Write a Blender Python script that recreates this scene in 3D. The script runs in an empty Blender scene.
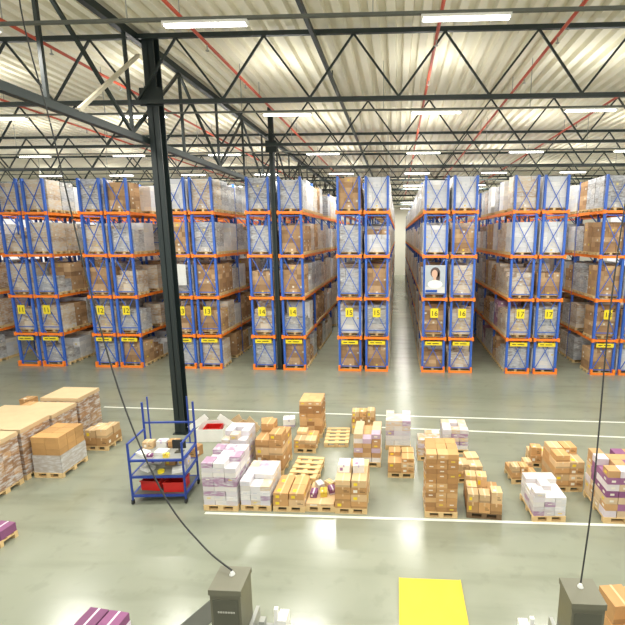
import bpy, math, random
from mathutils import Vector, Matrix
random.seed(11)
S = bpy.context.scene
COL = S.collection
try:
    S.view_settings.view_transform = 'Standard'
except Exception: pass

# ---------------------------------------------------------------- camera
F = 430.0; CX = 375.0; CY = 312.5; PITCH = math.radians(10.15); YAW = math.radians(2.93); HC = 6.5
cd = bpy.data.cameras.new('camera'); cam = bpy.data.objects.new('camera', cd); COL.objects.link(cam)
cam.location = (0, 0, HC); cam.rotation_euler = (math.pi/2 - PITCH, 0, YAW)
cd.sensor_width = 36; cd.sensor_fit = 'HORIZONTAL'; cd.lens = F/625*36; cd.shift_x = -(CX-312.5)/625
cd.clip_end = 300; S.camera = cam
RM = cam.rotation_euler.to_matrix()
def ray(px, py): return RM @ Vector(((px-CX)/F, (CY-py)/F, -1))
def G(px, py, z=0.0):            # point of the horizontal plane z seen at a pixel of the photo
    d = ray(px, py); t = (z-HC)/d.z
    return Vector((d.x*t, d.y*t, z))
def Y(px, py, y):                # point of the upright plane y
    d = ray(px, py); t = y/d.y
    return Vector((d.x*t, y, HC+d.z*t))

# ---------------------------------------------------------------- materials
def lin(c):
    return tuple((x/12.92 if x <= .04045 else ((x+.055)/1.055)**2.4) for x in [v/255 for v in c])+(1,)
def mat(name, c, rough=.6, metal=0, noise=.12, scale=3.0, emit=0):
    m = bpy.data.materials.new(name); m.use_nodes = True; nt = m.node_tree; b = nt.nodes['Principled BSDF']
    b.inputs['Roughness'].default_value = rough; b.inputs['Metallic'].default_value = metal
    col = lin(c)
    n = nt.nodes.new('ShaderNodeTexNoise'); n.inputs['Scale'].default_value = scale; n.inputs['Detail'].default_value = 4
    tc = nt.nodes.new('ShaderNodeTexCoord'); nt.links.new(tc.outputs['Object'], n.inputs['Vector'])
    r = nt.nodes.new('ShaderNodeMapRange'); r.inputs['To Min'].default_value = 1-noise; r.inputs['To Max'].default_value = 1+noise
    nt.links.new(n.outputs['Fac'], r.inputs['Value'])
    x = nt.nodes.new('ShaderNodeVectorMath'); x.operation = 'SCALE'; x.inputs[0].default_value = col[:3]
    nt.links.new(r.outputs['Result'], x.inputs['Scale']); nt.links.new(x.outputs['Vector'], b.inputs['Base Color'])
    if emit:
        b.inputs['Emission Color'].default_value = col; b.inputs['Emission Strength'].default_value = emit
    return m
def vc_mat(name, rough=.8, film=False):
    m = bpy.data.materials.new(name); m.use_nodes = True; nt = m.node_tree; b = nt.nodes['Principled BSDF']
    a = nt.nodes.new('ShaderNodeAttribute'); a.attribute_name = 'Col'
    n = nt.nodes.new('ShaderNodeTexNoise'); tc = nt.nodes.new('ShaderNodeTexCoord')
    n.inputs['Scale'].default_value = 5 if not film else 6; n.inputs['Detail'].default_value = 6
    mp = nt.nodes.new('ShaderNodeMapping'); mp.inputs['Scale'].default_value = (1, 1, 1) if not film else (1, 1, 3.5)
    nt.links.new(tc.outputs['Object'], mp.inputs['Vector']); nt.links.new(mp.outputs['Vector'], n.inputs['Vector'])
    r = nt.nodes.new('ShaderNodeMapRange'); nt.links.new(n.outputs['Fac'], r.inputs['Value'])
    if film:
        r.inputs['From Min'].default_value = .44; r.inputs['From Max'].default_value = .66
        r.inputs['To Min'].default_value = .06; r.inputs['To Max'].default_value = .85
        mx = nt.nodes.new('ShaderNodeMix'); mx.data_type = 'RGBA'
        nt.links.new(r.outputs['Result'], mx.inputs['Factor']); nt.links.new(a.outputs['Color'], mx.inputs['A'])
        mx.inputs['B'].default_value = (.62, .63, .64, 1); nt.links.new(mx.outputs['Result'], b.inputs['Base Color'])
    else:
        r.inputs['To Min'].default_value = .82; r.inputs['To Max'].default_value = 1.14
        x = nt.nodes.new('ShaderNodeVectorMath'); x.operation = 'SCALE'
        nt.links.new(a.outputs['Color'], x.inputs[0]); nt.links.new(r.outputs['Result'], x.inputs['Scale'])
        nt.links.new(x.outputs['Vector'], b.inputs['Base Color'])
    b.inputs['Roughness'].default_value = rough
    return m
M = dict(
 blue=mat('rack blue paint', (54, 98, 188), .45), dblue=mat('trolley blue paint', (34, 62, 142), .45), orange=mat('orange beam paint', (246, 130, 36), .5),
 steel=mat('dark steel paint', (24, 36, 36), .5), chord=mat('truss steel paint', (28, 40, 38), .5), tray=mat('dull tray steel', (96, 100, 92), .6),
 galv=mat('galvanised steel', (156, 158, 152), .5, .2), red=mat('red pipe paint', (186, 78, 54), .5), cream=mat('pale brace paint', (206, 200, 178), .6),
 wood=mat('pallet wood', (216, 186, 134), .8, 0, .2, 8), dwood=mat('dark pallet wood', (112, 88, 60), .85, 0, .2, 8),
 white=mat('white enamel', (232, 232, 226), .5), lamp=mat('lamp tube', (255, 255, 250), .4, 0, 0, 1, 9),
 yellow=mat('yellow sign paint', (234, 212, 40), .5, 0, .05), black=mat('black ink', (40, 38, 30), .6),
 plate=mat('yellow plate paint', (212, 188, 52), .65, 0, .3, 4), line=mat('white floor paint', (218, 220, 208), .6, 0, .15, 2),
 mast=mat('grey olive machine paint', (104, 103, 86), .5, .1, .2), mastd=mat('machine panel', (78, 78, 65), .5, 0, .2),
 redp=mat('red plastic', (196, 34, 28), .4), wall=mat('cream wall paint', (236, 234, 220), .8, 0, .05, .3),
 rubber=mat('black rubber', (40, 42, 40), .8), film=mat('clear film roll', (206, 208, 204), .3), faint=mat('faint grey print', (168, 168, 156), .5),
 carton=vc_mat('carton board'), wrap=vc_mat('film wrapped carton', .3, True), skin=mat('print skin tone', (206, 168, 146), .5),
 hair=mat('print dark brown', (88, 72, 68), .5), blueb=mat('print blue', (40, 84, 170), .4), ltcard=mat('pale cardboard sheet', (202, 176, 138), .8),
 pgrey=mat('print pale grey', (170, 178, 186), .5), pwhite=mat('print white', (206, 206, 204), .5), mat_=mat('dark floor mat', (72, 74, 66), .85))

# floor material
fm = bpy.data.materials.new('grey green concrete floor'); fm.use_nodes = True; nt = fm.node_tree; b = nt.nodes['Principled BSDF']
def N(t, **k):
    n = nt.nodes.new(t)
    for a, v in k.items(): n.inputs[a].default_value = v
    return n
tc = N('ShaderNodeTexCoord'); LK = nt.links.new
n1 = N('ShaderNodeTexNoise', Scale=.22, Detail=5); n2 = N('ShaderNodeTexNoise', Scale=1.0, Detail=6); n3 = N('ShaderNodeTexNoise', Scale=2.6, Detail=9)
mp = N('ShaderNodeMapping', Scale=(.35, 2.0, 1), Rotation=(0, 0, .25))
LK(tc.outputs['Object'], n1.inputs['Vector']); LK(tc.outputs['Object'], mp.inputs['Vector']); LK(mp.outputs['Vector'], n2.inputs['Vector']); LK(tc.outputs['Object'], n3.inputs['Vector'])
def ramp(src, p0, c0, p1, c1):
    r = nt.nodes.new('ShaderNodeValToRGB'); e = r.color_ramp.elements; e[0].position = p0; e[0].color = c0; e[1].position = p1; e[1].color = c1
    LK(src, r.inputs['Fac']); return r.outputs['Color']
def mul(a, b_, f):
    m = nt.nodes.new('ShaderNodeMix'); m.data_type = 'RGBA'; m.blend_type = 'MULTIPLY'; m.inputs['Factor'].default_value = f
    LK(a, m.inputs['A']); LK(b_, m.inputs['B']); return m.outputs['Result']
base = ramp(n1.outputs['Fac'], .3, lin((128, 133, 116)), .7, lin((148, 152, 134)))
s1 = ramp(n2.outputs['Fac'], .3, (.8, .8, .79, 1), .5, (1, 1, 1, 1)); s2 = ramp(n3.outputs['Fac'], .32, (.76, .76, .74, 1), .42, (1, 1, 1, 1))
LK(mul(mul(base, s1, .7), s2, .35), b.inputs['Base Color'])
rr = N('ShaderNodeMapRange'); rr.inputs['To Min'].default_value = .12; rr.inputs['To Max'].default_value = .28; LK(n2.outputs['Fac'], rr.inputs['Value']); LK(rr.outputs['Result'], b.inputs['Roughness'])
b.inputs['Specular IOR Level'].default_value = .85
M['floor'] = fm
M['deck'] = mat('cream roof sheet', (226, 222, 203), .6, 0, .02, .5)

# ---------------------------------------------------------------- mesh helpers
BF = [(0, 3, 2, 1), (4, 5, 6, 7), (0, 1, 5, 4), (1, 2, 6, 5), (2, 3, 7, 6), (3, 0, 4, 7)]
class MB:
    def __init__(s): s.v = []; s.f = []; s.mi = []; s.c = []
    def box(s, a, b_, mi=0, col=(1, 1, 1), X=None):
        x0, y0, z0 = a; x1, y1, z1 = b_; n = len(s.v)
        vs = [(x0, y0, z0), (x1, y0, z0), (x1, y1, z0), (x0, y1, z0), (x0, y0, z1), (x1, y0, z1), (x1, y1, z1), (x0, y1, z1)]
        if X is not None: vs = [tuple(X @ Vector(p)) for p in vs]
        s.v += vs
        for q in BF: s.f.append(tuple(n+i for i in q)); s.mi.append(mi); s.c.append(col)
        return s
    def bar(s, p, q, w, h=None, mi=0):
        p = Vector(p); q = Vector(q); h = h or w; d = q-p; L = d.length
        X = Matrix.Translation(p) @ d.to_track_quat('Z', 'Y').to_matrix().to_4x4()
        return s.box((-w/2, -h/2, 0), (w/2, h/2, L), mi=mi, X=X)
    def tube(s, pts, r, n=8, mi=0, cap=True, sx=1):
        base = len(s.v); pts = [Vector(p) for p in pts]
        for i, p in enumerate(pts):
            d = (pts[min(i+1, len(pts)-1)]-pts[max(i-1, 0)]).normalized()
            u = d.cross(Vector((0, 0, 1)));
            if u.length < .05: u = d.cross(Vector((1, 0, 0)))
            u.normalize(); w = d.cross(u)
            rr = r[i] if isinstance(r, (list, tuple)) else r
            for k in range(n):
                a = 2*math.pi*k/n; s.v.append(tuple(p+u*math.cos(a)*rr*sx+w*math.sin(a)*rr))
        for i in range(len(pts)-1):
            for k in range(n):
                a = base+i*n+k; b2 = base+i*n+(k+1) % n
                s.f.append((a, b2, b2+n, a+n)); s.mi.append(mi); s.c.append((1, 1, 1))
        if cap:
            s.f.append(tuple(base+k for k in range(n))[::-1]); s.mi.append(mi); s.c.append((1, 1, 1))
            s.f.append(tuple(base+(len(pts)-1)*n+k for k in range(n))); s.mi.append(mi); s.c.append((1, 1, 1))
        return s
    def mesh(s, name, mats, vc=False):
        me = bpy.data.meshes.new(name); me.from_pydata(s.v, [], s.f)
        for m in (mats if isinstance(mats, (list, tuple)) else [mats]): me.materials.append(m)
        me.polygons.foreach_set('material_index', s.mi)
        if vc:
            at = me.color_attributes.new('Col', 'FLOAT_COLOR', 'CORNER'); buf = []
            for f, c in zip(s.f, s.c): buf += [c[0], c[1], c[2], 1.0]*len(f)
            at.data.foreach_set('color', buf)
        me.update(); return me
    def build(s, name, mats, parent=None, loc=(0, 0, 0), rz=0, vc=False):
        return put(name, s.mesh(name, mats, vc), parent, loc, rz)
def put(name, me, parent=None, loc=(0, 0, 0), rz=0):
    o = bpy.data.objects.new(name, me); COL.objects.link(o); o.location = loc; o.rotation_euler = (0, 0, rz)
    if parent: o.parent = parent
    return o
def tag(o, label, cat, group=None):
    o['label'] = label; o['category'] = cat
    if group: o['group'] = group
    return o
def thing(name, label, cat, loc=(0, 0, 0), rz=0, group=None):
    return tag(put(name, None, None, loc, rz), label, cat, group)
def struct(o): o['kind'] = 'structure'; return o

# ---------------------------------------------------------------- setting
struct(MB().box((-50, -6, -.2), (34, 72, 0)).build('floor', M['floor']))
mb = MB(); x = -50.0; prof = []
while x < 34:
    prof += [(x, 12.14), (x+.21, 12.14), (x+.25, 12.3), (x+.42, 12.3)]; x += .46
for i, (px_, pz_) in enumerate(prof): mb.v += [(px_, -2, pz_), (px_, 72, pz_)]
for i in range(len(prof)-1):
    mb.f.append((2*i, 2*i+1, 2*i+3, 2*i+2)); mb.mi.append(0); mb.c.append((1, 1, 1))
struct(mb.build('ceiling', M['deck']))
struct(MB().box((-50, 72, -.2), (34, 72.3, 12.4)).build('wall_back', M['wall']))

def floor_line(p, q, label):
    p = Vector(p); q = Vector(q); d = (q-p); L = d.length
    o = MB().box((0, -.04, 0.0005), (L, .04, .004)).build('floor_line', M['line'], None, (p.x, p.y, 0), math.atan2(d.y, d.x)); tag(o, label, 'floor marking')
floor_line(G(104, 407), G(640, 423), 'long white painted floor line nearest the racks')
floor_line(G(372, 427), G(640, 438), 'short white painted floor line just behind the loose pallets')
floor_line(G(205, 513), G(640, 526), 'white painted floor line along the front row of pallets')

# ---------------------------------------------------------------- racks
LV = [0, 1.7, 3.6, 5.6, 7.6]; Y0 = 20.2; BP = 2.8; NB = 16
RC = {-5: -21.95, -4: -17.9, -3: -13.85, -2: -9.8, -1: -5.72, 0: -1.6, 1: 2.42, 2: 6.42, 3: 10.4}
ROWN = {-5: 'leftmost rack row', -4: 'second rack row from left', -3: 'third rack row from left', -2: 'fourth rack row from left', -1: 'fifth rack row from left',
        0: 'sixth rack row from left', 1: 'seventh rack row from left', 2: 'eighth rack row from left', 3: 'rightmost rack row'}
upright = MB().box((-.05, -.05, 0), (.05, .05, 9.15)).box((-.09, -.09, 0), (.09, .09, .012))
for z in range(0, 9): upright.box((-.056, -.03, z+.3), (.056, .03, z+.36))
upright = upright.mesh('upright', M['blue'])
br = MB(); z = .25; sgn = 1
for i in range(9):
    z2 = min(z+.98, 9.1)
    br.bar((-.46*sgn, 0, z), (.46*sgn, 0, z2), .04, .04)
    if i % 2 == 0: br.bar((-.46, 0, z), (.46, 0, z), .04, .04)
    sgn = -sgn; z = z2
brace = br.mesh('bracing', M['blue'])
br = MB()
for i in range(5):
    a = .2+i*1.8; c = min(a+1.75, 9.1)
    br.bar((-.46, -.01, a), (.46, -.01, c), .032, .03); br.bar((.46, .02, a), (-.46, .02, c), .032, .03); br.bar((-.46, 0, a), (.46, 0, a), .035, .04)
xbrace = br.mesh('end_bracing', M['blue'])
beam = MB().box((-.03, .05, -.13), (.03, 2.75, 0)).box((-.04, .05, -.17), (.04, .09, .03)).box((-.04, 2.71, -.17), (.04, 2.75, .03)).mesh('beam', M['orange'])
endbeam = MB().box((-.56, -.1, -.11), (.56, -.055, 0)).box((-.6, -.13, -.14), (-.5, -.055, .04)).box((.5, -.13, -.14), (.6, -.055, .04)).mesh('end_beam', M['orange'])
guard = MB().box((-.56, -.18, .0), (.56, -.14, .1)).box((-.56, -.18, 0), (-.47, -.06, .26)).box((.47, -.18, 0), (.56, -.06, .26)).mesh('end_guard', M['orange'])
signp = MB().box((-.18, -.155, 2.68), (.18, -.14, 3.12)).mesh('number_sign', M['yellow'])
capl = MB().box((-.4, -.15, 1.34), (.4, -.135, 1.52)).mesh('capacity_plate', M['yellow'])
caprow = MB().box((-.3, -.153, 1.41), (-.12, -.15, 1.45)).box((-.05, -.153, 1.41), (.26, -.15, 1.45)).mesh('plate_print', M['black'])
def text_mesh(s):
    cu = bpy.data.curves.new('sign_number', 'FONT'); cu.body = s; cu.size = .33; cu.align_x = 'CENTER'; cu.extrude = .002
    o = bpy.data.objects.new('tmp', cu); COL.objects.link(o); bpy.context.view_layer.update()
    me = bpy.data.meshes.new_from_object(o.evaluated_get(bpy.context.evaluated_depsgraph_get())); bpy.data.objects.remove(o)
    me.materials.clear(); me.materials.append(M['black']); me.transform(Matrix.Rotation(math.pi/2, 4, 'X')); return me
OFF = {-1: .75}
def rack(k, s):
    xc = RC[k]+s*OFF.get(k, .65)
    half = 'left' if s < 0 else 'right'
    r = thing('pallet_rack', f'{half} half of {ROWN[k]}, blue frames and orange beams', 'pallet rack', (xc, Y0, 0), 0, 'pallet racks')
    vis = (s > 0) if k <= 0 else (s < 0)
    nb = NB if vis else 5
    for j in range(nb+1):
        for q in (-.5, .5):
            if j > 5 and not (q*s > 0): continue
            put('upright', upright, r, (q, j*BP, 0))
        if j < 6: put('bracing', xbrace if j == 0 else brace, r, (0, j*BP, 0))
    for j in range(nb):
        for z in LV[1:]:
            put('beam', beam, r, (s*.53, j*BP, z))
            if j < 2: put('beam', beam, r, (-s*.53, j*BP, z))
    for z in LV[1:]: put('end_beam', endbeam, r, (0, 0, z))
    put('end_guard', guard, r)
    sg = put('number_sign', signp, r); sg['label'] = 'square yellow number sign'
    put('sign_number', NUM[k], sg, (0, -.16, 2.78))
    cp = put('capacity_plate', capl, r); cp['label'] = 'long yellow load capacity plate'; put('plate_print', caprow, cp)
    return xc
NUM = {k: text_mesh(str(15+k)) for k in range(-5, 4)}
# ---------------------------------------------------------------- pallets and rack loads
def pallet_mesh(m, w=1.2, d=.8):      # w along x
    b = MB()
    for i in range(5):
        y = -d/2+i*(d-.12)/4; b.box((-w/2, y, .12), (w/2, y+.12, .144))
    for i in (-1, 0, 1):
        xx = i*(w/2-.06); b.box((xx-.06, -d/2, .1), (xx+.06, d/2, .12))
        for j in (-1, 0, 1): b.box((xx-.06, j*(d/2-.055)-.055, .02), (xx+.06, j*(d/2-.055)+.055, .1))
    for j in (-1, 0, 1): b.box((-w/2, j*(d/2-.055)-.055, 0), (w/2, j*(d/2-.055)+.055, .02))
    return b.mesh('pallet', m)
PAL = pallet_mesh(M['wood']); PALD = pallet_mesh(M['dwood']); PALN = pallet_mesh(M['wood'], .8, 1.1); PALND = pallet_mesh(M['dwood'], .8, 1.1)
def L3(c): return lin(c)[:3]
PALETTE = {
 'white': [(224, 222, 220), (210, 210, 212), (198, 200, 206), (216, 210, 200)],
 'brown': [(182, 146, 106), (168, 132, 94), (194, 160, 122), (156, 122, 88)],
 'grey': [(166, 166, 168), (150, 152, 158), (180, 174, 166), (140, 134, 130)],
 'tan': [(200, 176, 144), (186, 160, 128), (210, 192, 166), (176, 148, 116)],
 'purple': [(196, 180, 192), (160, 120, 148), (218, 210, 212), (186, 156, 166)],
 'floorbrown': [(190, 146, 94), (176, 132, 82), (202, 162, 112), (162, 120, 76)],
 'wrapbrown': [(166, 124, 80), (150, 112, 72), (178, 138, 94), (140, 102, 66)],
 'lilac': [(222, 218, 218), (206, 200, 208), (230, 226, 222), (172, 146, 172), (208, 186, 156), (214, 206, 196)],
 'whitepurple': [(226, 222, 220), (164, 126, 156), (214, 206, 210), (226, 220, 214), (206, 196, 196), (208, 182, 148)],
 'mixed': [(222, 216, 212), (196, 158, 112), (182, 142, 98), (206, 180, 144), (190, 168, 184)],
 'plum': [(136, 84, 124), (216, 206, 212), (206, 182, 148), (154, 104, 140), (190, 150, 104), (222, 214, 214)]}
DESC = {'white': 'white wrapped load', 'brown': 'brown carton load', 'grey': 'grey wrapped load', 'tan': 'pale tan carton load', 'purple': 'lilac carton load'}
def vary(c, a=.08):
    f = 1+random.uniform(-a, a); c = L3(c); return (c[0]*f, c[1]*f, c[2]*f)
def carton_block(kind, h, w=1.14, d=.8, nx=3, ny=2, ragged=True, cell=.22, wrap=None, lab=.3):
    nz = max(2, round(h/cell)); b = MB(); dz = h/nz; pal = PALETTE[kind]; pale = kind in ('white', 'lilac')
    lc = L3((196, 198, 206)) if pale else L3((226, 220, 206)); yc = L3((224, 200, 70))
    for k in range(nz):
        lay = random.choice(pal)
        for i in range(nx):
            for j in range(ny):
                if ragged and k == nz-1 and random.random() < .25: continue
                o = random.uniform(-.008, .008); p_ = random.uniform(-.006, .006); g_ = .0025
                b.box((-w/2+i*w/nx+g_+o, -d/2+j*d/ny+g_+p_, k*dz), (-w/2+(i+1)*w/nx-g_+o, -d/2+(j+1)*d/ny-g_+p_, (k+1)*dz-.004), col=vary(lay if random.random() < .6 else random.choice(pal)))
                if random.random() < lab and j == 0:
                    xm = -w/2+(i+.5)*w/nx; b.box((xm-.05, -d/2+p_-.002, k*dz+.05), (xm+.04, -d/2+p_+.006, k*dz+dz*.6), col=lc if random.random() < .8 else yc)
                if i in (0, nx-1) and random.random() < lab:
                    ym = -d/2+(j+.5)*d/ny; xe = -w/2+o if i == 0 else w/2+o
                    b.box((xe-.002 if i == 0 else xe-.008, ym-.05, k*dz+.05), (xe+.008 if i == 0 else xe+.002, ym+.04, k*dz+dz*.6), col=lc if random.random() < .8 else yc)
    if wrap is None: wrap = kind in ('white', 'grey', 'tan')
    return b.mesh('cartons', M['wrap'] if wrap else M['carton'], True)
PROTO = {}
for kd in DESC:
    wr = kd in ('white', 'grey', 'tan')
    PROTO[kd] = [(h, carton_block(kd, h, 1.17 if wr else 1.14, .83 if wr else .8, ragged=(not wr) or h < 1.1, lab=.15 if wr else .3)) for h in (.8, 1.05, 1.22, 1.36, 1.38)]
def pick(level):
    r = random.random()
    if level == 4: return 'white' if r < .5 else ('grey' if r < .78 else ('tan' if r < .95 else 'brown'))
    if level == 3: return 'white' if r < .28 else ('grey' if r < .6 else ('tan' if r < .82 else ('purple' if r < .83 else 'brown')))
    return 'brown' if r < .32 else ('tan' if r < .56 else ('white' if r < .72 else ('grey' if r < .98 else 'purple')))
LVN = ['floor level', 'second level', 'third level', 'fourth level', 'top level']
SLN = ['end slot', 'second slot', 'third slot', 'fourth slot', 'fifth slot', 'sixth slot']
stuff = MB(); stuffp = MB()
def slot_y(i): return Y0+.12+.42+(i//3)*BP+(i % 3)*.865
for k in range(-5, 4):
    for s in (-1, 1):
        xc = rack(k, s); vis = (s > 0) if k <= 0 else (s < 0)
        for lv, z in enumerate(LV):
            for i in range(NB*3 if vis else 6):
                if random.random() < (.07 if (i > 0 and lv) else (.1 if lv == 0 else 0)): continue
                y = slot_y(i); kd = pick(lv)
                if i < (6 if (vis and k > -5) else 1):
                    h, me = random.choice(PROTO[kd][(2 if lv == 4 else random.randint(0, 1)):(3 if lv == 0 else 5)])
                    t = thing('pallet_load', f"{DESC[kd]}, {SLN[i]}, {LVN[lv]}, {'left' if s<0 else 'right'} half of {ROWN[k]}", 'pallet load', (xc, y, z), 0, 'pallet loads in the racks')
                    put('pallet', PAL, t); put('cartons', me, t, (0, 0, .146))
                else:
                    h = random.choice((1.0, 1.2, 1.35, 1.38)) if lv else random.choice((.9, 1.1, 1.2)); stuffp.box((xc-.58, y-.39, z+.01), (xc+.58, y+.39, z+.14))
                    nz = 5
                    for a in range(nz):
                        for c in (0, 1):
                            stuff.box((xc-.57, y-.41+c*.41, z+.15+a*h/nz), (xc+.57, y-.003+c*.41, z+.147+(a+1)*h/nz-.004), col=vary(random.choice(PALETTE[kd]), .12))
o = stuff.build('distant_pallet_loads', M['wrap'], vc=True); o['kind'] = 'stuff'; tag(o, 'carton loads receding deep along the rack rows', 'pallet loads')
o = stuffp.build('distant_pallets', M['wood']); o['kind'] = 'stuff'; tag(o, 'wooden pallets under loads deep along the rack rows', 'pallets')
# printed poster on a rack end
t = thing('poster', 'large printed photo poster of a dark haired person on a rack end', 'poster', (RC[1]-.65, Y0-.17, 3.85))
MB().box((-.46, -.01, 0), (.46, 0, 1.3)).build('sheet', M['pwhite'], t)
MB().box((-.44, -.014, .3), (.44, -.01, 1.28)).build('printed_background', M['pgrey'], t)
MB().tube([(.0, -.02, .96), (.0, -.016, .96)], .25, 20, sx=.9).tube([(.07, -.02, .75), (.07, -.016, .75)], .28, 16, sx=.55).build('printed_hair', M['hair'], t)
MB().tube([(-.03, -.026, .9), (-.03, -.022, .9)], .19, 20, sx=.72).box((-.08, -.024, .55), (.04, -.02, .75)).build('printed_face', M['skin'], t)
MB().tube([(0, -.03, .42), (0, -.027, .42)], .2, 16, sx=1.7).build('printed_shirt', M['white'], t)
MB().box((-.44, -.034, .04), (.1, -.031, .16)).build('printed_band', M['blueb'], t)
MB().box((-.4, -.01, 0), (.4, 0, 1.0)).box((-.34, -.013, .1), (.34, -.01, .25)).build('paper_sheet', M['pwhite'], None, (RC[-2]-.65, Y0-.17, 4.15))
tag(bpy.data.objects['paper_sheet'], 'plain pale sheet fixed on a rack end just right of the dark column', 'sheet')

# ---------------------------------------------------------------- columns
def column(x, y, label, w=.42, top=12.1, pl=.5):
    t = thing('steel_column', label, 'column', (x, y, 0))
    MB().box((-w/2, -w/2, 0), (w/2, -w/2+.035, top)).box((-w/2, w/2-.035, 0), (w/2, w/2, top)).box((-.012, -w/2, 0), (.012, w/2, top)).build('shaft', M['steel'], t)
    MB().box((-w*.68, -w*.68, 0), (w*.68, w*.68, .03)).build('base_plate', M['steel'], t)
    MB().box((-pl, -w/2-.02, top-1.9), (pl, -w/2, top-1.4)).build('gusset', M['steel'], t)
c1 = G(174, 440); column(c1.x, 13.18, 'dark steel column rising behind the blue trolley', .34, pl=.35)
column(RC[-1], 20.2, 'dark steel column between the end frames of a rack row', .2, 12.1, .25)

# ---------------------------------------------------------------- roof trusses
XA, XB, PN = -37.5, 25.0, 2.5
chT = MB().box((XA, -.05, -.06), (XB, .05, .06)).mesh('top_chord', M['chord'])
chB = MB().box((XA, -.05, -.055), (XB, .05, .055)).mesh('bottom_chord', M['chord'])
dgA = MB().bar((0, 0, 10.33), (PN/2, 0, 11.95), .055, .055).mesh('web_member', M['chord'])
dgB = MB().bar((0, 0, 11.95), (PN/2, 0, 10.33), .055, .055).mesh('web_member', M['chord'])
ORD = ['nearest', 'second', 'third', 'fourth', 'fifth', 'sixth', 'seventh', 'eighth']
for i in range(8):
    y = 12.9+6*i
    t = thing('roof_truss', f'{ORD[i]} dark steel zigzag truss crossing under the roof' if i else 'nearest dark steel zigzag truss crossing the roof at the column top', 'roof truss', (0, y, 0), 0, 'roof trusses')
    put('top_chord', chT, t, (0, 0, 12.0)); put('bottom_chord', chB, t, (0, 0, 10.28))
    n = int((XB-XA)/PN)
    for j in range(n):
        xx = XA+j*PN
        if i and (xx < -16-6.0*i or xx > 9+i*4): continue
        put('web_member', dgA, t, (xx, 0, 0)); put('web_member', dgB, t, (xx+PN/2, 0, 0))
def girder(x, y0, y1, label, zl=9.25):
    t = thing('lengthwise_truss', label, 'roof truss', (x, y0, 0))
    MB().box((-.09, 0, 11.9), (.09, y1-y0, 12.1)).build('top_chord', M['chord'], t)
    MB().box((-.09, 0, zl-.09), (.09, y1-y0, zl+.09)).build('bottom_chord', M['chord'], t)
    v = MB().box((-.04, -.04, zl), (.04, .04, 12)).mesh('post', M['chord']); dd = MB().bar((0, 0, zl+.1), (0, 3, 11.9), .08, .08).mesh('diagonal', M['chord']); de = MB().bar((0, 0, 11.9), (0, 3, zl+.1), .08, .08).mesh('diagonal', M['chord'])
    n = int((y1-y0)/3)
    for j in range(n):
        put('post', v, t, (0, j*3, 0)); put('diagonal', dd if j % 2 else de, t, (0, j*3, 0))
    d = ray(74, 104); ya = d.y*(x/d.x)-y0
    MB().bar((.1, ya, zl+.1), (.1, 12.85-y0, 11.5), .08, .08).build('pale_brace', M['cream'], t)['label'] = 'pale diagonal brace left of the column'
girder(c1.x-.3, 3.4, 69.4, 'deep dark truss running away lengthwise over the column line on the left')
pur = thing('purlin', 'thin dark roof purlin running towards the racks', 'purlin', (-2.3, 0, 0))
MB().box((-.05, 2, 11.72), (.05, 70, 11.86)).build('bar', M['chord'], pur)
hgm = MB().box((-.02, 0, 11.86), (.02, .04, 12.12)).mesh('bracket', M['chord'])
for j in range(11): put('bracket', hgm, pur, (0, 4+j*6, 0))
# sprinkler pipes
LABP = ['leftmost', 'second', 'third', 'fourth', 'fifth', 'rightmost']
head = MB().tube([(0, 0, 11.62), (0, 0, 11.45)], .018, 6).tube([(0, 0, 11.45), (0, 0, 11.43)], .05, 8).mesh('sprinkler_head', M['galv'])
phang = MB().box((-.01, 0, 11.66), (.01, .03, 12.13)).mesh('hanger', M['galv'])
for i, x in enumerate((-15.2, -9.6, -5.2, .98, 4.12, 8.2)):
    t = thing('sprinkler_pipe', f'red sprinkler pipe under the roof, {LABP[i]} of six from the left', 'pipe', (x, 0, 0), 0, 'red sprinkler pipes')
    MB().tube([(0, 2, 11.62), (0, 70, 11.62)], .045, 8).build('pipe', M['red'], t)
    for j in range(14): put('sprinkler_head', head, t, (0, 9.5+j*3, 0))
    for j in range(8): put('hanger', phang, t, (0, 11+j*6, 0))
# ---------------------------------------------------------------- lights on trays
housing = MB().box((-.84, -.07, .03), (.84, .07, .08)).box((-.84, -.07, 0), (-.8, .07, .03)).box((.8, -.07, 0), (.84, .07, .03)).mesh('housing', M['white'])
tube2 = MB().tube([(-.8, -.035, .005), (.8, -.035, .005)], .02, 8).tube([(-.8, .035, .005), (.8, .035, .005)], .02, 8).mesh('tube', M['lamp'])
ld = bpy.data.lights.new('strip', 'AREA'); ld.shape = 'RECTANGLE'; ld.size = 1.6; ld.size_y = .2; ld.energy = 285; ld.color = (1, .98, .91)
lu = bpy.data.lights.new('roof_fill_up', 'AREA'); lu.shape = 'RECTANGLE'; lu.size = 1.6; lu.size_y = .3; lu.energy = 42; lu.color = (1, .98, .91)  # added upward fill light that brightens the roof sheet
RN = ['first', 'second', 'third', 'fourth', 'fifth', 'sixth', 'seventh', 'eighth']
thang = MB().box((-.01, -.01, 10.66), (.01, .01, 12.13)).mesh('hanger', M['galv'])
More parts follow.
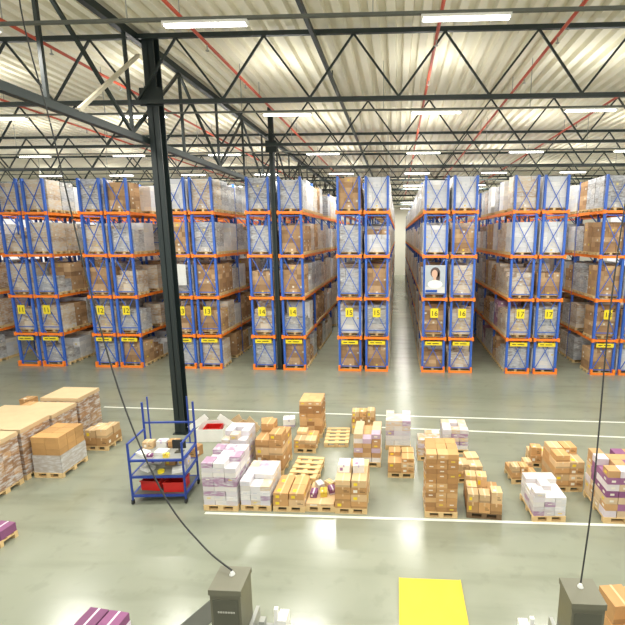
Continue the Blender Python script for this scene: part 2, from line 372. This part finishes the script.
for r_, y in enumerate((9.0, 15.3, 22.4, 29.5, 36.5, 45.8, 54.7, 66.8)):
    t = thing('cable_tray', f'grey lighting tray across the roof, {RN[r_]} row from the camera', 'cable tray', (0, y, 0), 0, 'lighting trays')
    MB().box((-34, -.04, 10.6), (22, .04, 10.65)).build('tray', M['tray'], t)
    for j in range(11): put('hanger', thang, t, (-29.3+j*4.8, 0, 0))
    for c, k in enumerate(range(-6, 4)):
        x = 1.25+5*k
        if r_ < 2 and not -16 < x < 13: continue
        t = thing('ceiling_light', f"white fluorescent strip light, number {c+1} from left on {RN[r_]} lighting tray", 'ceiling light', (x, y, 10.5), 0, 'fluorescent strip lights')
        put('housing', housing, t); put('tube', tube2, t)
        a = bpy.data.objects.new('lamp_and_fill_light', ld); COL.objects.link(a); a.location = (0, 0, -.03); a.parent = t
        a = bpy.data.objects.new('lamp_and_fill_light', lu); COL.objects.link(a); a.location = (0, 0, .17); a.rotation_euler = (math.pi, 0, 0); a.parent = t  # unseen uplight added above the fixture to lift the ceiling
for k in range(-2, 3):
    t = thing('ceiling_light', f'white fluorescent strip light behind the viewpoint, number {k+3} from left', 'ceiling light', (1.25+5*k, 2.0, 10.5), 0, 'fluorescent strip lights')
    put('housing', housing, t); put('tube', tube2, t)
    a = bpy.data.objects.new('lamp_and_fill_light', ld); COL.objects.link(a); a.location = (0, 0, -.03); a.parent = t
    a = bpy.data.objects.new('lamp_and_fill_light', lu); COL.objects.link(a); a.location = (0, 0, .17); a.rotation_euler = (math.pi, 0, 0); a.parent = t  # same added roof fill, facing up

# ---------------------------------------------------------------- floor stacks
CC = {'brown': ((192, 148, 96), (212, 180, 136)), 'tan': ((208, 176, 132), (222, 198, 162)), 'white': ((224, 220, 214), (186, 172, 196)),
      'purple': ((126, 76, 112), (214, 200, 208)), 'lilac': ((206, 198, 210), (160, 124, 160)), 'yellow': ((222, 196, 72), (190, 150, 60))}
CM = {}
def carton_mesh(kind, w, d, h, var):
    key = (kind, round(w, 3), round(d, 3), round(h, 3), var)
    if key in CM: return CM[key]
    b = MB(); c = vary(CC[kind][0], .2); t = L3(CC[kind][1]); w2, d2 = w/2-.004, d/2-.004; hh = h-.004
    b.box((-w2, -d2, 0), (w2, d2, hh), col=c)
    b.box((-.018, -d2-.001, hh-.002), (.018, d2+.001, hh+.0015), col=t); b.box((-.018, -d2-.0015, hh*.72), (.018, -d2+.002, hh+.001), col=t)
    lab = L3((232, 226, 210)) if kind in ('brown', 'tan', 'purple', 'yellow') else L3((150, 110, 150))
    if var in (3, 4) and kind != 'white': lab = L3((236, 208, 48))
    if var in (0, 3, 4): b.box((-w2*.7, -d2-.002, hh*.25), (-w2*.2, -d2+.002, hh*.65), col=lab)
    if var in (1, 4): b.box((w2-.002, -d2*.5, hh*.25), (w2+.002, 0, hh*.6), col=lab); b.box((-w2*.6, -d2*.6, hh-.002), (-w2*.1, -d2*.1, hh+.0015), col=lab)
    if var in (0, 1) and kind in ('brown', 'tan'):      # dark print bars on the front face
        dk = tuple(q*.45 for q in c); b.box((w2*.1, -d2-.0015, hh*.3), (w2*.8, -d2+.002, hh*.42), col=dk); b.box((w2*.1, -d2-.0015, hh*.5), (w2*.55, -d2+.002, hh*.6), col=dk)
    if var == 2:
        q_ = t if kind in ('lilac', 'purple', 'white') else tuple(q*.7 for q in c)
        b.box((-w2, -d2-.002, hh*.05), (w2, -d2+.002, hh*.3), col=q_); b.box((w2-.002, -d2, hh*.05), (w2+.002, d2, hh*.3), col=q_)
    CM[key] = b.mesh('carton', M['carton'], True); return CM[key]
KN = {'brown': 'brown', 'tan': 'light tan', 'white': 'white', 'purple': 'purple', 'lilac': 'lilac and white', 'yellow': 'yellow'}
def place(px, py, d, rz, world):
    if world: return Vector(world)
    return G(px, py)+Vector((-math.sin(rz), math.cos(rz), 0))*(.55*(d/1.1))
def stack(px, py, w, d, h, n, kinds, desc, rot=0, dark=False, miss=.0, world=None):
    rz = math.radians(rot); c = place(px, py, d, rz, world)
    o = put('wooden_pallet', PALND if dark else PALN, None, (c.x, c.y, 0), rz); o.scale = (w/.8, d/1.1, 1)
    tag(o, f"{'dark ' if dark else ''}wooden pallet under {desc}", 'pallet'); base = .1455
    nx, ny, nz = n; cw, cdp, ch = w/nx, d/ny, h/nz
    R = Matrix.Rotation(rz, 3, 'Z')
    for k in range(nz):
        for i in range(nx):
            for j in range(ny):
                if k == nz-1 and random.random() < miss: continue
                kd = kinds[k % len(kinds)] if random.random() < .75 else random.choice(kinds)
                top = k == nz-1
                q = R @ Vector((-w/2+(i+.5)*cw, -d/2+(j+.5)*cdp, 0))
                o = put('carton', carton_mesh(kd, cw*(.94 if top else 1), cdp*(.9 if top and miss else 1), ch*(random.choice((.8, 1, 1.15)) if top and miss else 1), random.randint(0, 4)), None, (c.x+q.x, c.y+q.y, base+k*ch), rz+(random.uniform(-.04, .04) if top and miss else 0))
                tag(o, f'{KN[kd]} carton in {desc}', 'carton', f'{KN[kd]} cartons in {desc}')
    return c, base+h
def wrapped(px, py, w, d, h, kind, label, n=(3, 3), cell=.17, rot=0, world=None, lab=.35, film=True, rag=True):
    rz = math.radians(rot); c = place(px, py, d, rz, world)
    t = thing('wrapped_pallet_load', label, 'pallet load', (c.x, c.y, 0), rz)
    o = put('pallet', PALN, t); o.scale = (w/.8, d/1.1, 1)
    put('cartons', carton_block(kind, h, w-.02, d-.02, n[0], n[1], rag, cell, film, lab), t, (0, 0, .146))
B, T, W, P, L = 'brown', 'tan', 'white', 'purple', 'lilac'
wrapped(221, 511, .84, 1.0, 1.08, 'whitepurple', 'tall white stack with purple layers just right of the blue trolley', cell=.12, lab=.5)
wrapped(236, 480, .68, .8, 1.15, 'lilac', 'white wrapped stack behind the one beside the trolley', cell=.14, lab=.5)
wrapped(256, 511, .74, 1.0, .62, 'lilac', 'low white wrapped stack, second in the front row of pallets', cell=.12, lab=.5)
stack(289, 512, .76, .8, .34, (2, 2, 2), [T, B], 'the low flat stack third in the front row')
stack(320, 512, .72, .93, .07, (1, 1, 1), [T], 'the nearly empty fourth front row pallet')
stack(351, 514, .76, 1.0, .72, (2, 3, 4), [B, T, B, T], 'the mixed stack with white boxes in the front row')
stack(270, 475, .76, .9, 1.1, (2, 2, 5), [B, B, T], 'the tall brown stack behind the front row left end', rot=-2, miss=.3)
stack(305, 453, .66, .7, .4, (2, 2, 3), [B, T], 'the low brown stack left of the empty pallet', miss=.3)
wrapped(311, 438, .74, .8, 1.1, 'floorbrown', 'tall brown stack furthest back, left of the empty pallet', (3, 3), .14, film=False, rag=False)
stack(363, 434, .76, .8, .66, (3, 2, 3), [B, B, T], 'the brown stack furthest back centre', miss=.3)
wrapped(367, 467, .78, .9, .85, 'mixed', 'mixed white and brown stack behind the mixed front row stack', cell=.15, film=False)
wrapped(398, 450, .78, .85, .8, 'lilac', 'white and pale stack behind the small brown stack', cell=.15)
stack(401, 478, .72, .7, .45, (2, 2, 3), [B, T, B], 'the small brown stack left of the tall brown tower', miss=.3)
wrapped(441, 518, .76, .85, 1.45, 'floorbrown', 'tall brown carton tower in the centre front', (3, 3), .125, film=False, rag=False, lab=.6)
wrapped(455, 454, .78, .8, .62, 'whitepurple', 'white stack with purple layers behind the right side of the tall brown tower', cell=.13)
wrapped(429, 461, .68, .7, .5, 'mixed', 'pale stack half hidden behind the tall brown tower', cell=.14)
stack(469, 483, .75, .8, .35, (2, 2, 2), [B, T], 'the low brown stack right behind the tall tower', rot=5, miss=.2)
stack(484, 519, .8, .95, .5, (3, 3, 2), [B, T], 'the untidy brown stack right of the tall tower', rot=-4, dark=True, miss=.4)
stack(524, 484, .66, .6, .34, (3, 2, 2), [B, T], 'the low cartons left of the right hand stacks', rot=5, miss=.4)
stack(541, 468, .6, .6, .42, (2, 2, 2), [T, B], 'the small pile left of the brown right stack', rot=-4, miss=.5)
stack(568, 492, .74, .85, .85, (2, 2, 5), [B, T], 'the brown stack behind the right white stack', rot=3, miss=.3)
wrapped(549, 522, .76, .9, .58, 'whitepurple', 'low white stack with purple layers at the front right', rot=3, cell=.12)
wrapped(628, 524, 1.1, 1.1, 1.15, 'plum', 'large mixed purple and white load at the right edge', (4, 4), .16, lab=.5, film=False)
stack(-31, 557, .8, .7, .2, (2, 2, 1), [P], 'the purple cartons low at the left edge', rot=-6)
stack(0, 0, .72, .72, .44, (2, 2, 3), [P, L, P], 'the purple stack at the bottom left', rot=-6, world=(-4.6, 5.38, 0), miss=0)
stack(0, 0, .8, .9, .85, (2, 2, 3), [B, T], 'the cartons beside the right wrapping machine', rot=6, world=(3.68, 5.75, 0), miss=.3)
stack(0, 0, .7, .7, .5, (2, 2, 2), [B, T], 'the small brown stack beside the wrapped loads', world=(-9.15, 12.15, 0), miss=.2)
stack(0, 0, .8, .8, .75, (2, 2, 3), [B, T], 'the brown pile far left behind the wrapped loads', world=(-12.6, 13.4, 0), miss=.3)
# loose goods
q = G(320, 512)+Vector((0, .5, 0))
for i, (dx, dy, kd) in enumerate([(-.2, -.16, P), (.03, -.12, 'yellow'), (.22, .0, P), (-.12, .2, W), (.12, .26, T)]):
    o = put('small_box', carton_mesh(kd, .17, .24, .13, i), None, (q.x+dx, q.y+dy, .2155), .2*i)
    tag(o, f'small {KN[kd]} box lying on the nearly empty front row pallet', 'box', f'small {KN[kd]} boxes on the nearly empty pallet')
q = G(351, 514)+Vector((0, .52, 0))
for i, dx in enumerate((-.2, .14)):
    o = put('small_box', carton_mesh(W, .28, .34, .2, i), None, (q.x+dx, q.y-.02, .866), .1*i)
    tag(o, ('left' if i == 0 else 'right')+' white box lying on top of the mixed front row stack', 'box')
def empty_pallet(px, py, rot, z, label, me=PALN, dx=0):
    p = G(px, py); o = put('wooden_pallet', me, None, (p.x+dx, p.y+.6, z), math.radians(rot)); tag(o, label, 'pallet'); o.scale = (.95, 1, 1)
empty_pallet(302, 489, -1, 0, 'lower of two stacked empty wooden pallets behind the front row')
empty_pallet(302, 489, -3, .145, 'upper of two stacked empty wooden pallets behind the front row')
empty_pallet(335, 448, 3, 0, 'single empty wooden pallet right of the furthest left brown stack')
# big wrapped loads on the left
def big_load(x, y, w, d, h, kind, label):
    t = thing('wrapped_pallet_load', label, 'pallet load', (x, y, 0), 0, 'large loads waiting on the left')
    o = put('pallet', PAL, t); o.scale = (w/1.2, d/.8, 1)
    b = MB(); nx, ny, nz = 4, 4, max(3, round(h/.18)); pal = PALETTE[kind]
    for k in range(nz):
        for i in range(nx):
            for j in range(ny):
                if 0 < i < nx-1 and 0 < j < ny-1 and k < nz-1: continue
                b.box((-w/2+i*w/nx+.002, -d/2+j*d/ny+.002, k*h/nz), (-w/2+(i+1)*w/nx-.002, -d/2+(j+1)*d/ny-.002, (k+1)*h/nz-.004), col=vary(random.choice(pal), .12))
    b.build('cartons', M['wrap'], t, (0, 0, .146), vc=True)
    MB().box((-w/2-.01, -d/2-.01, 0), (w/2+.01, d/2+.01, .012)).box((-w/2-.012, -d/2-.012, -.1), (-w/2-.008, d/2+.012, .01)).box((w/2+.008, -d/2-.012, -.1), (w/2+.012, d/2+.012, .01)).box((-w/2-.012, -d/2-.013, -.1), (w/2+.012, -d/2-.009, .01)).build('top_sheet', M['ltcard'], t, (0, 0, .146+h))
big_load(-10.5, 9.55, 1.2, .95, 1.3, 'wrapbrown', 'wrapped brown carton load nearest in the left hand row')
big_load(-10.5, 10.6, 1.2, .95, 1.3, 'wrapbrown', 'wrapped brown load second nearest in the left hand row')
big_load(-10.5, 11.65, 1.2, .95, 1.25, 'wrapbrown', 'wrapped load third in the left hand row with a cardboard top')
big_load(-10.5, 12.7, 1.2, .95, 1.35, 'wrapbrown', 'wrapped load furthest in the left hand row with a cardboard top')
big_load(-11.9, 11.9, 1.2, 1.0, 1.0, 'tan', 'wrapped load behind the left hand row at the left edge')
t = thing('wrapped_pallet_load', 'load with brown cartons above a white film wrapped base, right of the left row', 'pallet load', (-9.42, 10.75, 0), 0, 'large loads waiting on the left')
o = put('pallet', PALN, t); o.scale = (1, .88, 1)
b = MB()
for k in range(6):
    for i in range(2):
        for j in range(3): b.box((-.39+i*.39+.004, -.46+j*.307+.004, k*.17), (-.39+(i+1)*.39-.004, -.46+(j+1)*.307-.004, (k+1)*.17-.004), col=vary((188, 146, 92), .12) if k > 2 else vary((186, 166, 138)))
b.build('cartons', M['carton'], t, (0, 0, .146), vc=True)
b = MB(); g_ = L3((176, 168, 158)); b.box((-.4, -.47, 0), (.4, -.465, .5), col=g_).box((.395, -.47, 0), (.4, .47, .5), col=g_).box((-.4, -.47, 0), (-.395, .47, .5), col=g_)
b.build('film', M['wrap'], t, (0, 0, .146), vc=True)

def open_carton(px, py, rot, label, m, s=1):
    p = G(px, py); t = thing('open_carton', label, 'carton', (p.x, p.y+.3, 0), math.radians(rot))
    w, d, h = .42*s, .36*s, .42*s
    MB().box((-w, -d, 0), (w, d, .01)).box((-w, -d, .01), (w, -d+.01, h)).box((-w, d-.01, .01), (w, d, h)).box((-w, -d+.01, .01), (-w+.01, d-.01, h)).box((w-.01, -d+.01, .01), (w, d-.01, h)).build('body', m, t)
    for a, b_ in (((-w, 0, h), (-w-.12, 0, h+.16)), ((w, 0, h), (w+.12, 0, h+.16))):
        put('flap', MB().bar(a, b_, .012, 2*d).mesh('flap', m), t)
open_carton(210, 441, 5, 'open white carton behind the dark column', M['white'], 1.0)
open_carton(242, 437, -20, 'open brown carton right of the open white carton', M['ltcard'], .75)
p = G(210, 441); o = MB().box((-.25, -.18, 0), (.25, .18, .01)).box((-.27, -.2, .01), (.27, -.18, .36)).box((-.27, .18, .01), (.27, .2, .36)).box((-.27, -.18, .01), (-.25, .18, .36)).box((.25, -.18, .01), (.27, .18, .36)).build('red_tub', M['redp'], None, (p.x, p.y+.3, .011), .087)
tag(o, 'red tub inside the open white carton behind the column', 'tub')
for i, (px_, py_, r_, la) in enumerate(((266, 430, .3, 'small brown carton on the floor right of the open brown carton'), (191, 458, -.3, 'small brown carton on the floor left of the open white carton'), (288, 428, .2, 'small white carton on the floor left of the furthest brown stack'))):
    p = G(px_, py_); tag(put('carton', carton_mesh(B if i < 2 else W, .4, .35, .3, i), None, (p.x, p.y+.2, 0), r_), la, 'carton')

# ---------------------------------------------------------------- blue trolley
p = G(159, 503); TX, TY = p.x, p.y+.4; TR = math.radians(5)
t = thing('picking_trolley', 'blue tubular trolley with crowded shelves in front of the dark column', 'trolley', (TX, TY, 0), TR)
post = MB().tube([(0, 0, .1), (0, 0, 1.6)], .028, 8).mesh('post', M['dblue']); postt = MB().tube([(0, 0, .1), (0, 0, 2.3)], .028, 8).mesh('post', M['dblue'])
rod = MB().tube([(0, 0, 1.15), (0, 0, 2.45)], .02, 8).mesh('rod', M['dblue'])
caster = MB().tube([(-.02, 0, .055), (.02, 0, .055)], .055, 12).box((-.03, -.03, .055), (.03, .03, .12)).mesh('caster', M['rubber'])
for sx in (-.64, .64):
    for sy in (-.42, .42):
        put('post', post if sy < 0 else postt, t, (sx, sy, 0)); put('caster', caster, t, (sx, sy, 0))
    put('rod', rod, t, (sx*.78, .42, 0))
for z, m_ in ((.22, 'tray'), (.72, 'galv'), (1.15, 'galv')):
    MB().box((-.62, -.4, z), (.62, .4, z+.02)).build('shelf', M[m_], t)
    MB().bar((-.64, -.42, z), (.64, -.42, z), .05).bar((-.64, .42, z), (.64, .42, z), .05).bar((-.64, -.42, z), (-.64, .42, z), .05).bar((.64, -.42, z), (.64, .42, z), .05).build('shelf_rim', M['dblue'], t)
MB().bar((-.64, -.42, 1.58), (-.64, .42, 1.58), .04).bar((.64, -.42, 1.58), (.64, .42, 1.58), .04).bar((-.64, .42, 1.75), (.64, .42, 1.75), .04).build('rail', M['dblue'], t)
RT = Matrix.Rotation(TR, 3, 'Z')
def on(dx, dy, z):
    v = RT @ Vector((dx, dy, 0)); return (TX+v.x, TY+v.y, z)
tb = MB().box((-.22, -.18, 0), (.22, .18, .01)).box((-.24, -.2, .01), (.24, -.18, .26)).box((-.24, .18, .01), (.24, .2, .26)).box((-.24, -.18, .01), (-.22, .18, .26)).box((.22, -.18, .01), (.24, .18, .26)).box((-.26, -.22, .24), (.26, -.2, .27)).box((-.26, .2, .24), (.26, .22, .27)).mesh('tub', M['redp'])
tag(put('red_tub', tb, None, on(.32, -.14, .241), TR), 'red tub at the right end of the bottom trolley shelf', 'tub')
tag(put('red_tub', tb, None, on(-.26, -.05, .241), TR-.12), 'red tub at the left end of the bottom trolley shelf', 'tub')
pp = MB()
for i in range(6): pp.box((-.15+random.uniform(-.01, .01), -.11, i*.012), (.15, .11, i*.012+.01))
pp = pp.mesh('papers', M['white'])
for dx, dy, z, la in ((-.42, -.15, 1.171, 'left end of the top trolley shelf'), (.0, -.1, 1.171, 'middle of the top trolley shelf'), (.42, -.2, .741, 'right end of the middle trolley shelf'), (-.38, -.1, .741, 'left end of the middle trolley shelf')):
    tag(put('paper_stack', pp, None, on(dx, dy, z), dx), 'stack of white papers on the '+la, 'papers')
tag(put('tape_roll', MB().tube([(0, 0, 0), (0, 0, .06)], .08, 14).tube([(0, 0, .06), (0, 0, .065)], .04, 10).mesh('tape_roll', M['yellow']), None, on(.02, -.26, .741)), 'yellow tape roll on the middle trolley shelf', 'tape')
for i, (dx, dy, z, kd, la) in enumerate([(-.45, .22, 1.171, T, 'tan box at the back left of the top trolley shelf'), (-.12, .25, 1.171, W, 'white box at the back of the top trolley shelf'), (.18, .24, 1.171, B, 'brown box at the back of the top trolley shelf'), (.1, .16, .741, B, 'brown box at the back of the middle trolley shelf'), (.42, .16, .741, L, 'lilac box at the back right of the middle trolley shelf'), (-.3, .22, .741, W, 'white box at the back left of the middle trolley shelf'),
        (.2, -.3, 1.171, 'yellow', 'yellow box at the front of the top trolley shelf'), (-.18, -.32, 1.171, P, 'purple box at the front of the top trolley shelf')]):
    sz = (.26, .2, .18) if i < 6 else (.14, .1, .1)
    tag(put('small_box', carton_mesh(kd, *sz, i % 5), None, on(dx, dy, z), TR), la, 'box')
s = thing('screen', 'small dark screen standing on the top trolley shelf', 'screen', on(.42, -.05, 1.171), .1)
MB().box((-.16, -.02, .1), (.16, .02, .32)).build('display', M['rubber'], s); MB().box((-.1, -.07, 0), (.1, .07, .015)).box((-.02, -.015, .015), (.02, .015, .12)).build('foot', M['mastd'], s)

# ---------------------------------------------------------------- stretch wrapping machines
def wrapper(x, y, side, la):
    t = thing('wrapping_machine', f'tall grey olive pallet wrapping mast at the bottom {la}', 'wrapping machine', (x, y, 0))
    MB().box((-.155, -.15, .12), (.155, .15, 3.0)).build('mast', M['mast'], t)
    MB().box((-.165, -.16, 3.0), (.165, .16, 3.06)).build('mast_cap', M['mast'], t)
    MB().box((-.13, -.156, 2.2), (.13, -.15, 2.95)).build('front_panel', M['mastd'], t)
    b = MB(); xx = -.08
    for w_ in (.016, .022, .014, .022, .018, .022, .014): b.box((xx, -.16, 2.8), (xx+w_, -.155, 2.818)); xx += w_+.007
    b.build('badge', M['faint'], t)
    MB().box((-.5, -.35, 0), (.5, .35, .12)).build('base', M['mastd'], t)
    MB().box((side*.18-.02, -.05, 1.7), (side*.18+.02, .25, 2.5)).box((side*.31-.11, .12, 2.2), (side*.31+.11, .2, 2.34)).box((side*.28-.03, .05, 2.34), (side*.28+.03, .12, 2.5)).build('carriage', M['galv'], t)
    MB().box((side*.46-.05, .15, 2.25), (side*.46+.05, .3, 2.42)).box((side*.4-.02, .16, 2.2), (side*.4+.02, .2, 2.55)).build('film_guide', M['white'], t)
    MB().tube([(side*.36, .22, 1.7), (side*.36, .22, 2.19)], .07, 16).build('film_roll', M['film'], t)
    MB().tube([(0, .05, 3.06), (0, .05, 3.09)], [.03, .015], 10).build('cable_gland', M['film'], t)
    return Vector((x, y+.05, 3.105))
m1 = wrapper(-1.67, 3.76, 1, 'left'); m2 = wrapper(1.85, 3.78, -1, 'right')
def smooth(pts, n=8):
    out = []; P_ = [pts[0]]+pts+[pts[-1]]
    for i in range(1, len(P_)-2):
        for k in range(n):
            u = k/n; a, b_, c, d = P_[i-1], P_[i], P_[i+1], P_[i+2]
            out.append(.5*((2*b_)+(c-a)*u+(2*a-5*b_+4*c-d)*u*u+(3*b_-a-3*c+d)*u**3))
    out.append(P_[-2]); return out
pts = [m1, Y(203, 546, 4.0), Y(165, 497, 4.3), Y(125, 408, 4.8), Y(90, 290, 5.3), Y(52, 130, 5.9), Y(18, -10, 6.4)]
e = pts[-1]; pts.append(Vector((e.x-.4, 7.2, 12.1)))
tag(MB().tube(smooth(pts), .0095, 6).build('power_cable', M['rubber']), 'black cable sagging from the roof to the left wrapping mast', 'cable')
pts = [m2, Y(591, 510, 3.95), Y(599, 430, 4.25), Y(609, 320, 4.6), Y(625, 205, 5.0), Y(650, 60, 5.6)]; e = pts[-1]; pts.append(Vector((e.x+.6, 6.8, 12.1)))
tag(MB().tube(smooth(pts), .008, 6).build('power_cable', M['rubber']), 'black cable hanging from the roof to the right wrapping mast', 'cable')
a = G(400, 580); c = G(459, 580)
t = thing('floor_platform', 'yellow floor platform at the bottom centre', 'platform', ((a.x+c.x)/2, a.y-1.1, 0))  # flat yellow plate lying level on the floor
w = (c.x-a.x)/2
MB().box((-w, -1.1, .0), (w, 1.1, .05)).build('deck', M['plate'], t)
MB().box((-w-.02, -1.1, 0), (-w, 1.1, .06)).box((w, -1.1, 0), (w+.02, 1.1, .06)).build('edge', M['plate'], t)
p = G(198, 622); tag(MB().box((-.2, -.4, .001), (.2, .4, .012)).box((-.18, -.38, .012), (.18, .38, .015)).build('floor_mat', M['mat_'], None, (p.x, p.y, 0), -.5), 'dark rubber mat left of the left wrapping mast', 'mat')

# ---------------------------------------------------------------- world
w = bpy.data.worlds.new('world'); S.world = w; w.use_nodes = True
w.node_tree.nodes['Background'].inputs['Color'].default_value = (1, .98, .93, 1); w.node_tree.nodes['Background'].inputs['Strength'].default_value = 1.05
